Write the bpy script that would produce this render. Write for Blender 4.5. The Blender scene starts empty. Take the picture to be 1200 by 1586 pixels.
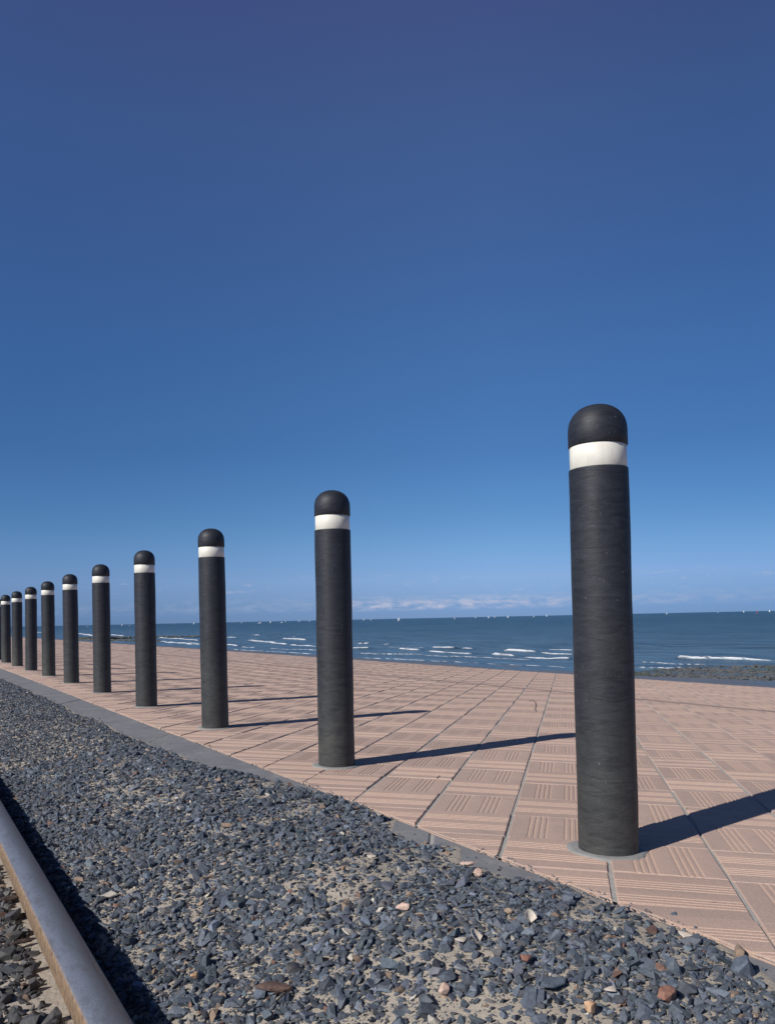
import bpy, bmesh, math, random
import numpy as np
from mathutils import Matrix, Vector, noise as mn

random.seed(7); rng = np.random.default_rng(7)
SC = bpy.context.scene
COL = SC.collection

# ------------------------------------------------------------------ camera
CAM_Z = 0.6415
YAW, PITCH, ROLL = 0.5592, 0.0211, -0.0210
fw = Vector((math.sin(YAW)*math.cos(PITCH), math.cos(YAW)*math.cos(PITCH), math.sin(PITCH)))
rt = Vector((math.cos(YAW), -math.sin(YAW), 0)); up = rt.cross(fw)
rt2 = rt*math.cos(ROLL) + up*math.sin(ROLL); up2 = -rt*math.sin(ROLL) + up*math.cos(ROLL)
cd = bpy.data.cameras.new('camera'); cam = bpy.data.objects.new('camera', cd); COL.objects.link(cam)
M3 = Matrix((rt2, up2, -fw)).transposed()
cam.matrix_world = Matrix.Translation((0, 0, CAM_Z)) @ M3.to_4x4()
cd.sensor_fit = 'HORIZONTAL'; cd.sensor_width = 36; cd.lens = 36*1210.92/1200
cd.shift_y = (933.08-793)/1200
cd.clip_start = 0.05; cd.clip_end = 200000
SC.camera = cam

# ------------------------------------------------------------------ light
SUN = Vector((-1.745, -0.285, 1.27)).normalized()      # towards the sun
EL = math.asin(SUN.z); AZ = math.atan2(SUN.x, SUN.y)
SC.view_settings.view_transform = 'Standard'; SC.view_settings.look = 'None'
SC.view_settings.exposure = 0.0; SC.view_settings.gamma = 1.0
W = bpy.data.worlds.new('World'); SC.world = W; W.use_nodes = True
def N(nt, t, **k):
    n = nt.nodes.new(t)
    for a, b in k.items():
        if a in ('ins',):
            for i, v in b.items(): n.inputs[i].default_value = v
        else: setattr(n, a, b)
    return n
nt = W.node_tree; nt.nodes.clear(); L = nt.links.new
sky = N(nt, 'ShaderNodeTexSky', sky_type='NISHITA', sun_disc=False)
sky.sun_elevation = EL; sky.sun_rotation = AZ
sky.altitude = 0; sky.air_density = 1.0; sky.dust_density = 0.15; sky.ozone_density = 3.0
hs = N(nt, 'ShaderNodeHueSaturation', ins={'Saturation': 1.0, 'Value': 1.0})
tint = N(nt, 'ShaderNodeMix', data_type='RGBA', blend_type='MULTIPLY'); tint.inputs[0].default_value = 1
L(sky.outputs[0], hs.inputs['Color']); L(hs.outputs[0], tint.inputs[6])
geo = N(nt, 'ShaderNodeTexCoord'); sx = N(nt, 'ShaderNodeSeparateXYZ'); L(geo.outputs['Generated'], sx.inputs[0])
def math_(nt, op, a, b=None, c=None, clamp=False):
    n = nt.nodes.new('ShaderNodeMath'); n.operation = op; n.use_clamp = clamp
    for i, v in enumerate((a, b, c)):
        if v is None: continue
        if isinstance(v, (int, float)): n.inputs[i].default_value = v
        else: nt.links.new(v, n.inputs[i])
    return n.outputs[0]
def ramp(nt, fac, stops, interp='LINEAR'):
    n = nt.nodes.new('ShaderNodeValToRGB'); n.color_ramp.interpolation = interp
    e = n.color_ramp.elements
    while len(e) < len(stops): e.new(0.5)
    for i, (p, c) in enumerate(stops):
        e[i].position = p; e[i].color = c if len(c) == 4 else (*c, 1)
    nt.links.new(fac, n.inputs[0]); return n.outputs[0]
def grey(v): return (v, v, v, 1)
L(ramp(nt, sx.outputs[2], [(0.0, (0.183,0.325,0.787)), (0.0095, (0.183,0.325,0.787)), (0.0219, (0.220,0.349,0.753)), (0.0507, (0.305,0.413,0.746)), (0.0877, (0.291,0.427,0.679)), (0.1284, (0.256,0.410,0.621)), (0.2078, (0.237,0.394,0.595)), (0.3198, (0.285,0.450,0.652)), (0.4203, (0.345,0.476,0.688)), (0.5341, (0.445,0.516,0.713)), (0.6214, (0.531,0.488,0.698)), (0.80, (.20,.175,.20)), (1.0, (.13,.115,.13))]), tint.inputs[7])   # colour grade by elevation; unseen zenith darkened to deepen ground shadows
az = math_(nt, 'ARCTAN2', sx.outputs[0], sx.outputs[1])
cv = N(nt, 'ShaderNodeCombineXYZ'); L(math_(nt, 'MULTIPLY', az, 46), cv.inputs[0]); L(math_(nt, 'MULTIPLY', sx.outputs[2], 170), cv.inputs[1])
cn = N(nt, 'ShaderNodeTexNoise', ins={'Scale': 1.0, 'Detail': 5.0, 'Roughness': 0.6}); L(cv.outputs[0], cn.inputs['Vector'])
cv2 = N(nt, 'ShaderNodeCombineXYZ'); L(math_(nt, 'MULTIPLY', az, 9), cv2.inputs[0]); L(math_(nt, 'MULTIPLY', sx.outputs[2], 30), cv2.inputs[1])
cn2 = N(nt, 'ShaderNodeTexNoise', ins={'Scale': 1.0, 'Detail': 2.0}); L(cv2.outputs[0], cn2.inputs['Vector'])
# main bank of small clouds: elevation 0.5..1.5 degrees, strongest ahead (azimuth 0.50..0.74)
band = ramp(nt, math_(nt, 'MULTIPLY', sx.outputs[2], 10), [(0.0, grey(0)), (0.09, grey(0.0)), (0.15, grey(1)), (0.21, grey(.75)), (0.30, grey(0)), (1, grey(0))])
azm = ramp(nt, math_(nt, 'MULTIPLY', az, 1.0), [(0.0, grey(.12)), (0.46, grey(0.28)), (0.54, grey(1)), (0.72, grey(1)), (0.80, grey(.5)), (1, grey(.3))])
c1 = math_(nt, 'MULTIPLY', ramp(nt, cn.outputs[0], [(0.40, grey(0)), (0.64, grey(1))]), math_(nt, 'MULTIPLY', band, azm))
band2 = ramp(nt, math_(nt, 'MULTIPLY', sx.outputs[2], 10), [(0.0, grey(0)), (0.25, grey(0.0)), (0.42, grey(1)), (0.62, grey(0)), (1, grey(0))])
c2 = math_(nt, 'MULTIPLY', ramp(nt, cn.outputs[0], [(0.56, grey(0)), (0.72, grey(.75))]), math_(nt, 'MULTIPLY', band2, ramp(nt, cn2.outputs[0], [(0.45, grey(0)), (0.6, grey(1))])))
cm = math_(nt, 'MULTIPLY', math_(nt, 'ADD', c1, c2, clamp=True), 0.8)
mixc = N(nt, 'ShaderNodeMix', data_type='RGBA'); mixc.inputs[7].default_value = (4.3, 4.3, 5.3, 1)
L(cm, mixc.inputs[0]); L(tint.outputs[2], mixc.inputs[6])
side_ = N(nt, 'ShaderNodeMix', data_type='RGBA', blend_type='MULTIPLY'); side_.inputs[0].default_value = 1   # lens vignette painted into the sky, darker towards both sides
L(ramp(nt, az, [(.15, (.86, .90, .95)), (.55, (1, 1, 1)), (.70, (1, 1, 1)), (1.0, (.80, .84, .87))]), side_.inputs[7]); L(mixc.outputs[2], side_.inputs[6])
bg = N(nt, 'ShaderNodeBackground', ins={'Strength': 0.13}); L(side_.outputs[2], bg.inputs[0])
out = N(nt, 'ShaderNodeOutputWorld'); L(bg.outputs[0], out.inputs[0])

sl = bpy.data.lights.new('sun', 'SUN'); sl.energy = 4.8; sl.angle = math.radians(0.53); sl.color = (1.0, 0.95, 0.88)
so = bpy.data.objects.new('sun', sl); COL.objects.link(so); so.rotation_euler = (-SUN).to_track_quat('-Z', 'Y').to_euler(); so.location = (-6, -2, 6)

# ------------------------------------------------------------------ helpers
SLOPE, BX, BY, BS = 0.0356, 1.6331, 1.5032, 1.5561
def plane_z(x): return -SLOPE*(x-BX)
def ray(x, y):
    return fw + rt2*((x-600)/1210.92) + up2*((933.08-y)/1210.92)
def on_z(x, y, z):                    # a measured point of the photo placed on a horizontal level
    d = ray(x, y); t = (z-CAM_Z)/d.z; return Vector((0, 0, CAM_Z)) + d*t
def on_paving(x, y):
    d = ray(x, y); t = (SLOPE*BX-CAM_Z)/(d.z+SLOPE*d.x); return Vector((0, 0, CAM_Z)) + d*t
def tag(o, label=None, cat=None, group=None, kind=None):
    if label: o['label'] = label
    if cat: o['category'] = cat
    if group: o['group'] = group
    if kind: o['kind'] = kind
    return o
def empty(name, loc, rz=0):
    o = bpy.data.objects.new(name, None); COL.objects.link(o); o.location = loc; o.rotation_euler = (0, 0, rz); o.empty_display_size = .1
    return o
def np_mesh(name, V, F, mat, parent=None, smooth=False, attrs=None):
    """V (n,3), F (m,k) constant-size faces, or list of such arrays"""
    me = bpy.data.meshes.new(name); V = np.asarray(V, np.float32)
    Fs = F if isinstance(F, list) else [F]
    me.vertices.add(len(V)); me.vertices.foreach_set('co', V.ravel())
    nl = sum(f.size for f in Fs); nf = sum(len(f) for f in Fs)
    me.loops.add(nl); me.polygons.add(nf)
    me.loops.foreach_set('vertex_index', np.concatenate([f.ravel() for f in Fs]).astype(np.int32))
    tot = np.concatenate([np.full(len(f), f.shape[1]) for f in Fs])
    me.polygons.foreach_set('loop_start', np.concatenate([[0], np.cumsum(tot)[:-1]]).astype(np.int32))
    me.update(calc_edges=True)
    me.polygons.foreach_set('use_smooth', np.full(nf, smooth))
    for k, (ty, dat) in (attrs or {}).items():
        a = me.attributes.new(k, ty, 'POINT'); a.data.foreach_set('color' if ty == 'FLOAT_COLOR' else 'value', np.asarray(dat, np.float32).ravel())
    me.validate()
    me.materials.append(mat)
    o = bpy.data.objects.new(name, me); COL.objects.link(o)
    if parent: o.parent = parent
    return o
def bm_obj(name, bm, mat, parent=None, smooth=False):
    me = bpy.data.meshes.new(name); bm.to_mesh(me); bm.free(); me.materials.append(mat)
    if smooth: me.polygons.foreach_set('use_smooth', [True]*len(me.polygons))
    o = bpy.data.objects.new(name, me); COL.objects.link(o)
    if parent: o.parent = parent
    return o
def grid_faces(nx, ny, off=0, closed=False):
    i = np.arange(nx-1 if not closed else nx)[:, None]; j = np.arange(ny-1)[None, :]
    i2 = (i+1) % nx
    return (np.stack([i*ny+j, i2*ny+j, i2*ny+j+1, i*ny+j+1], -1).reshape(-1, 4) + off)
def lathe(name, prof, mat, parent, seg=64, fn=None, smooth=True):
    a = np.arange(seg)*2*math.pi/seg; P = np.array(prof)
    R = np.repeat(P[None, :, 0], seg, 0); Z = np.repeat(P[None, :, 1], seg, 0); A = np.repeat(a[:, None], len(P), 1)
    if fn: R = R + fn(A, Z)*(R > .02)
    V = np.stack([R*np.cos(A), R*np.sin(A), Z], -1).reshape(-1, 3)
    return np_mesh(name, V, grid_faces(seg, len(P), closed=True), mat, parent, smooth)
def vnoise(x, y, s=1.0, seed=0.0, oct_=3):
    """smooth value noise, vectorised"""
    x = np.asarray(x, float)*s; y = np.asarray(y, float)*s; r = 0; amp = 1; tot = 0
    for o in range(oct_):
        X = x*2**o + 17.3*o + seed; Y = y*2**o - 9.1*o + seed*1.7
        xi = np.floor(X); yi = np.floor(Y); fx = X-xi; fy = Y-yi
        fx = fx*fx*(3-2*fx); fy = fy*fy*(3-2*fy)
        h = lambda a, b: (np.sin(a*127.1+b*311.7+seed)*43758.5453) % 1.0
        v = (h(xi, yi)*(1-fx)+h(xi+1, yi)*fx)*(1-fy) + (h(xi, yi+1)*(1-fx)+h(xi+1, yi+1)*fx)*fy
        r = r + v*amp; tot += amp; amp *= .5
    return r/tot
def sstep(a, b, x):
    t = np.clip((x-a)/(b-a), 0, 1); return t*t*(3-2*t)

# ------------------------------------------------------------------ materials
def mat(name, base=(.5, .5, .5), rough=.8, metal=0.0, spec=.5):
    m = bpy.data.materials.new(name); m.use_nodes = True
    b = m.node_tree.nodes['Principled BSDF']
    b.inputs['Base Color'].default_value = (*base, 1); b.inputs['Roughness'].default_value = rough
    b.inputs['Metallic'].default_value = metal; b.inputs['Specular IOR Level'].default_value = spec
    return m, m.node_tree, b
def noise_(nt, vec, scale, detail=4, rough=.55, dist=0.0):
    n = N(nt, 'ShaderNodeTexNoise', ins={'Scale': scale, 'Detail': detail, 'Roughness': rough, 'Distortion': dist})
    nt.links.new(vec, n.inputs['Vector']); return n.outputs[0]
def mixc_(nt, fac, a, b, blend='MIX'):
    n = N(nt, 'ShaderNodeMix', data_type='RGBA', blend_type=blend)
    for i, v in ((0, fac), (6, a), (7, b)):
        if isinstance(v, (int, float)): n.inputs[i].default_value = v
        elif isinstance(v, tuple): n.inputs[i].default_value = v if len(v) == 4 else (*v, 1)
        else: nt.links.new(v, n.inputs[i])
    return n.outputs[2]
def bump_(nt, b, h, strength=.5, dist=.01, prev=None):
    n = N(nt, 'ShaderNodeBump', ins={'Strength': strength, 'Distance': dist}); nt.links.new(h, n.inputs['Height'])
    if prev: nt.links.new(prev, n.inputs['Normal'])
    nt.links.new(n.outputs[0], b.inputs['Normal']); return n.outputs[0]
def objco(nt, scale=(1, 1, 1), rot=(0, 0, 0), rand=0, src='Object'):
    t = nt.nodes.new('ShaderNodeTexCoord'); mp = nt.nodes.new('ShaderNodeMapping'); mp.inputs['Scale'].default_value = scale; mp.inputs['Rotation'].default_value = rot
    nt.links.new(t.outputs[src], mp.inputs[0])
    if rand:
        oi = nt.nodes.new('ShaderNodeObjectInfo'); nt.links.new(math_(nt, 'MULTIPLY', oi.outputs['Random'], float(rand)), mp.inputs['Location'])
    return mp.outputs[0]
def attr(nt, name):
    n = nt.nodes.new('ShaderNodeAttribute'); n.attribute_name = name; return n

# paving tiles
MT, t_, b_ = mat('concrete_tile', rough=.85, spec=.3)
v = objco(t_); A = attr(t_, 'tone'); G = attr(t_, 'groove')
c = mixc_(t_, A.outputs['Fac'], (.415, .300, .250), (.50, .365, .300))
c = mixc_(t_, math_(t_, 'MULTIPLY', ramp(t_, noise_(t_, v, 1.7, 5), [(.35, grey(0)), (.7, grey(1))]), .45), c, (.45, .335, .28))
c = mixc_(t_, math_(t_, 'MULTIPLY', ramp(t_, noise_(t_, v, 9, 5), [(.45, grey(0)), (.75, grey(1))]), .35), c, (.34, .27, .23))
c = mixc_(t_, math_(t_, 'MULTIPLY', G.outputs['Fac'], .38), c, (.64, .44, .32))  # groove's own pale orange, strengthened to paint in sun-catching groove walls
gr = ramp(t_, noise_(t_, v, 420, 2, .6), [(.3, grey(.78)), (.7, grey(1.16))])
c = mixc_(t_, 1.0, c, gr, 'MULTIPLY')
c = mixc_(t_, ramp(t_, noise_(t_, v, 3.1, 6, .65), [(.60, grey(0)), (.74, grey(.45))]), c, (.23, .20, .185))
sp = ramp(t_, noise_(t_, v, 38, 2, .5), [(.74, grey(0)), (.78, grey(1))])
c = mixc_(t_, math_(t_, 'MULTIPLY', sp, .75), c, (.10, .09, .085))
t_.links.new(c, b_.inputs['Base Color'])
p = bump_(t_, b_, noise_(t_, v, 300, 3), .35, .002); bump_(t_, b_, noise_(t_, v, 60, 3), .3, .004, p)

MJ, t_, b_ = mat('joint_mortar', rough=.95, spec=.2)
v = objco(t_); c = mixc_(t_, noise_(t_, v, 30, 5), (.30, .295, .28), (.46, .445, .415))
t_.links.new(c, b_.inputs['Base Color']); bump_(t_, b_, noise_(t_, v, 160, 4), .8, .004)

MK, t_, b_ = mat('kerb_concrete', rough=.85, spec=.3)
v = objco(t_); c = mixc_(t_, ramp(t_, noise_(t_, v, 5, 6), [(.3, grey(0)), (.7, grey(1))]), (.17, .172, .185), (.22, .22, .23))
c = mixc_(t_, math_(t_, 'MULTIPLY', ramp(t_, noise_(t_, v, 14, 4), [(.56, grey(0)), (.70, grey(1))]), .55), c, (.33, .30, .27))
c = mixc_(t_, ramp(t_, noise_(t_, objco(t_, (3, .6, 1)), 4, 5, .7), [(.58, grey(0)), (.75, grey(.5))]), c, (.12, .12, .13))
c = mixc_(t_, 1.0, c, ramp(t_, noise_(t_, v, 380, 2), [(.3, grey(.8)), (.7, grey(1.15))]), 'MULTIPLY')
t_.links.new(c, b_.inputs['Base Color']); bump_(t_, b_, noise_(t_, v, 220, 4), .4, .003)

MS, t_, b_ = mat('sand', rough=.95, spec=.2)
v = objco(t_); c = mixc_(t_, noise_(t_, v, 12, 6), (.30, .265, .225), (.46, .405, .335))
c = mixc_(t_, 1.0, c, ramp(t_, noise_(t_, v, 700, 2), [(.3, grey(.7)), (.7, grey(1.25))]), 'MULTIPLY')
t_.links.new(c, b_.inputs['Base Color']); p = bump_(t_, b_, noise_(t_, v, 500, 3), .5, .002); bump_(t_, b_, noise_(t_, v, 70, 4), .5, .008, p)

MG, t_, b_ = mat('gravel_stone', rough=.62, spec=.35)
v = objco(t_); A = attr(t_, 'tint')
c = mixc_(t_, 1.0, A.outputs['Color'], ramp(t_, noise_(t_, v, 150, 4, .6), [(.25, grey(.7)), (.75, grey(1.3))]), 'MULTIPLY')
t_.links.new(c, b_.inputs['Base Color']); bump_(t_, b_, noise_(t_, v, 260, 4), .35, .002)

def stone_mat(name, a, b, rough=.7, sc=90):
    m, t, bb = mat(name, rough=rough, spec=.35); v = objco(t)
    t.links.new(mixc_(t, ramp(t, noise_(t, v, sc, 5), [(.35, grey(0)), (.65, grey(1))]), a, b), bb.inputs['Base Color'])
    bump_(t, bb, noise_(t, v, 260, 4), .4, .002); return m
M_orange = stone_mat('orange_stone', (.42, .24, .13), (.55, .38, .24))
M_pink = stone_mat('pink_stone', (.48, .32, .25), (.60, .46, .38))
M_brick = stone_mat('brick_red_stone', (.24, .115, .08), (.34, .19, .14))
M_pale = stone_mat('pale_stone', (.36, .33, .28), (.52, .48, .42))
M_greyst = stone_mat('grey_stone', (.20, .21, .23), (.28, .285, .30))
M_blue = stone_mat('slate_stone', (.085, .105, .135), (.13, .155, .19))
M_rust = stone_mat('rusty_flake', (.075, .05, .045), (.15, .095, .075), .8)
M_bark = stone_mat('bark_brown', (.07, .05, .042), (.14, .105, .085), .85)
MSH, t_, b_ = mat('shell', rough=.5, spec=.5)
v = objco(t_); t_.links.new(mixc_(t_, noise_(t_, v, 120, 4), (.42, .34, .27), (.62, .57, .50)), b_.inputs['Base Color'])

# bollard rubber
def rubber(name, dusty):
    m, t, b = mat(name, rough=.5, spec=.4)
    v = objco(t, rand=37.0); vz = objco(t, (10, 10, 42), (.18, .10, 0), rand=19.0); vfine = objco(t, (30, 30, 240), (.05, .02, 0), rand=11.0)
    n1 = noise_(t, vz, 1.0, 5, .6, 1.6); n2 = noise_(t, vfine, 1.0, 3, .6, .6)
    c = mixc_(t, ramp(t, n1, [(.35, grey(0)), (.68, grey(1))]), (.0115, .0138, .0195), (.023, .0275, .0375))
    if dusty:
        z = N(t, 'ShaderNodeSeparateXYZ'); t.links.new(objco(t), z.inputs[0])
        f = math_(t, 'ADD', z.outputs[2], math_(t, 'MULTIPLY', math_(t, 'SUBTRACT', noise_(t, v, 5, 4), .5), .9))
        f = ramp(t, f, [(0, grey(1)), (.12, grey(.8)), (.55, grey(.22)), (.95, grey(0))])
        oi = t.nodes.new('ShaderNodeObjectInfo'); f = math_(t, 'MULTIPLY', f, math_(t, 'ADD', .65, math_(t, 'MULTIPLY', oi.outputs['Random'], .6)))
        f = math_(t, 'MULTIPLY', f, ramp(t, n1, [(.3, grey(.35)), (.7, grey(1))]))
        c = mixc_(t, f, c, (.070, .071, .062))
    vo = N(t, 'ShaderNodeTexVoronoi', ins={'Scale': 85.0}); t.links.new(objco(t, (1, 1, .8), rand=7.0), vo.inputs['Vector'])
    spk = ramp(t, vo.outputs['Distance'], [(.09, grey(1)), (.17, grey(0))])
    spk = math_(t, 'MULTIPLY', spk, ramp(t, noise_(t, v, 30, 2), [(.56 if dusty else .64, grey(0)), (.63 if dusty else .69, grey(1))]))
    c = mixc_(t, math_(t, 'MULTIPLY', spk, .55), c, (.20, .21, .215))
    c = mixc_(t, 1.0, c, ramp(t, noise_(t, v, 330, 3, .7), [(.3, grey(.72)), (.7, grey(1.3))]), 'MULTIPLY')
    t.links.new(c, b.inputs['Base Color'])
    t.links.new(ramp(t, n2, [(.3, grey(.50)), (.7, grey(.62))]), b.inputs['Roughness'])
    # long thin creases that wrap round the post
    wv = N(t, 'ShaderNodeTexWave', wave_type='BANDS', bands_direction='Z', ins={'Scale': 2.6, 'Distortion': 16.0, 'Detail': 3.0, 'Detail Scale': .9, 'Detail Roughness': .6})
    t.links.new(objco(t, (3.4, 3.4, 5), (.12, .2, 0), rand=5.0), wv.inputs['Vector'])
    cr = ramp(t, wv.outputs['Fac'], [(0, grey(0)), (.05, grey(1)), (1, grey(1))])
    p = bump_(t, b, n2, .07, .0014)
    p = bump_(t, b, n1, .16, .005, p)
    p = bump_(t, b, noise_(t, objco(t, (1, 1, 1.3), rand=3.0), 260, 3, .7), .30, .0014, p)
    bump_(t, b, cr, .17, .0010, p)
    return m
M_body = rubber('recycled_plastic', True); M_cap = rubber('cap_plastic', False)
M_band, t_, b_ = mat('white_band', rough=.5, spec=.5)
v = objco(t_, rand=9.0); c = mixc_(t_, ramp(t_, noise_(t_, v, 26, 5), [(.4, grey(0)), (.75, grey(1))]), (.72, .70, .62), (.63, .61, .53))
t_.links.new(c, b_.inputs['Base Color']); bump_(t_, b_, noise_(t_, v, 40, 2), .1, .002)
c = mixc_(t_, ramp(t_, noise_(t_, objco(t_, (1, 1, .12), rand=4.0), 60, 4, .7), [(.55, grey(0)), (.78, grey(.6))]), c, (.48, .45, .38)); t_.links.new(c, b_.inputs['Base Color'])
M_col, t_, b_ = mat('collar_mortar', rough=.9, spec=.25)
v = objco(t_); t_.links.new(mixc_(t_, noise_(t_, v, 60, 5), (.20, .20, .195), (.33, .33, .32)), b_.inputs['Base Color']); bump_(t_, b_, noise_(t_, v, 200, 4), .6, .003)

# rail steel
M_rail, t_, b_ = mat('rail_steel', rough=.42, metal=.35, spec=.5)
z = N(t_, 'ShaderNodeSeparateXYZ'); v = objco(t_); t_.links.new(v, z.inputs[0])
f = math_(t_, 'ADD', z.outputs[0], math_(t_, 'MULTIPLY', math_(t_, 'SUBTRACT', noise_(t_, objco(t_, (1, .12, 1)), 30, 4), .5), .022))
f2 = ramp(t_, math_(t_, 'ADD', math_(t_, 'MULTIPLY', f, 10.0), .5), [(.16, (.30, .24, .20)), (.24, (.34, .375, .44)), (.40, (.31, .335, .385)), (.55, (.215, .225, .24)), (.66, (.17, .165, .165)), (.76, (.135, .105, .09)), (.82, (.20, .15, .12)), (.86, (.10, .07, .055))])
f2 = mixc_(t_, 1.0, f2, (.86, .85, .84), 'MULTIPLY')
f2 = mixc_(t_, 1.0, f2, ramp(t_, noise_(t_, v, 420, 4, .75), [(.3, grey(.62)), (.7, grey(1.38))]), 'MULTIPLY')
side = ramp(t_, math_(t_, 'MULTIPLY', z.outputs[2], -10), [(.028, grey(0)), (.05, grey(1))])
rust = mixc_(t_, ramp(t_, noise_(t_, v, 60, 6, .7), [(.35, grey(0)), (.65, grey(1))]), (.13, .082, .05), (.29, .20, .12))
f2 = mixc_(t_, ramp(t_, noise_(t_, objco(t_, (1, .35, 1)), 45, 5, .7), [(.48, grey(0)), (.66, grey(.5))]), f2, (.15, .13, .12))
t_.links.new(mixc_(t_, side, f2, rust), b_.inputs['Base Color'])
t_.links.new(math_(t_, 'MULTIPLY', math_(t_, 'SUBTRACT', 1.0, side), .45), b_.inputs['Metallic'])
t_.links.new(ramp(t_, side, [(0, grey(.45)), (1, grey(.85))]), b_.inputs['Roughness'])
bump_(t_, b_, noise_(t_, v, 320, 4), .45, .0015)
M_wire, _, _ = mat('copper_wire', (.09, .07, .05), .5, .6)

# sea
SEA = -5.0
M_sea, t_, b_ = mat('sea_water', rough=.28, spec=.5)
b_.inputs['IOR'].default_value = 1.33
v = objco(t_); z = N(t_, 'ShaderNodeSeparateXYZ'); t_.links.new(v, z.inputs[0])
F_ = attr(t_, 'foam')
shal = ramp(t_, math_(t_, 'MULTIPLY', math_(t_, 'SUBTRACT', z.outputs[0], 55), .002), [(0, grey(1)), (.1, grey(.75)), (.3, grey(.25)), (.8, grey(0))])
deep = mixc_(t_, ramp(t_, noise_(t_, objco(t_, (.05, .012, 1)), 1, 6, .7), [(.40, grey(0)), (.62, grey(1))]), (.012, .045, .080), (.045, .090, .110))
wc = mixc_(t_, shal, deep, (.08, .14, .20))
wc = mixc_(t_, 1.0, wc, ramp(t_, noise_(t_, objco(t_, (.45, .05, 1)), 1, 5, .65), [(.32, grey(.55)), (.68, grey(1.45))]), 'MULTIPLY')
fo = noise_(t_, objco(t_, (1.5, .5, 1)), 1.0, 6, .75)
ff = ramp(t_, math_(t_, 'ADD', F_.outputs['Fac'], math_(t_, 'MULTIPLY', math_(t_, 'SUBTRACT', fo, .5), .8)), [(.40, grey(0)), (.80, grey(1))])
t_.links.new(mixc_(t_, ff, wc, (.78, .80, .82)), b_.inputs['Base Color'])
t_.links.new(ramp(t_, ff, [(0, grey(.30)), (1, grey(.9))]), b_.inputs['Roughness'])
w1 = noise_(t_, objco(t_, (.32, .10, .3)), 1, 6, .62, .4)
w2 = noise_(t_, objco(t_, (2.4, 1.1, 1)), 1, 5, .6)
p = bump_(t_, b_, w1, 1.0, 2.2); bump_(t_, b_, w2, .8, .22, p)

M_beach, t_, b_ = mat('wet_sand', rough=.45, spec=.5)
v = objco(t_); t_.links.new(mixc_(t_, noise_(t_, objco(t_, (.3, .05, 1)), 1, 5), (.085, .095, .105), (.17, .16, .15)), b_.inputs['Base Color'])
bump_(t_, b_, noise_(t_, v, .8, 5), .5, .1)
M_wall, t_, b_ = mat('seawall_concrete', (.3, .3, .29), .9)
M_rock, t_, b_ = mat('groyne_rock', rough=.8, spec=.4)
v = objco(t_); c = mixc_(t_, noise_(t_, v, 1.2, 6), (.05, .054, .058), (.13, .138, .142))
c = mixc_(t_, ramp(t_, noise_(t_, v, .16, 4), [(.52, grey(0)), (.66, grey(.7))]), c, (.05, .075, .04))
t_.links.new(c, b_.inputs['Base Color']); bump_(t_, b_, noise_(t_, v, 3, 5), .9, .2)
M_sail, _, _ = mat('sail_cloth', (.70, .71, .72), .7)
M_hull, _, _ = mat('hull_white', (.75, .76, .78), .4)
M_hulld, _, _ = mat('hull_navy', (.05, .06, .09), .4)
M_red, _, _ = mat('red_paint', (.6, .06, .05), .4)

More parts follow.
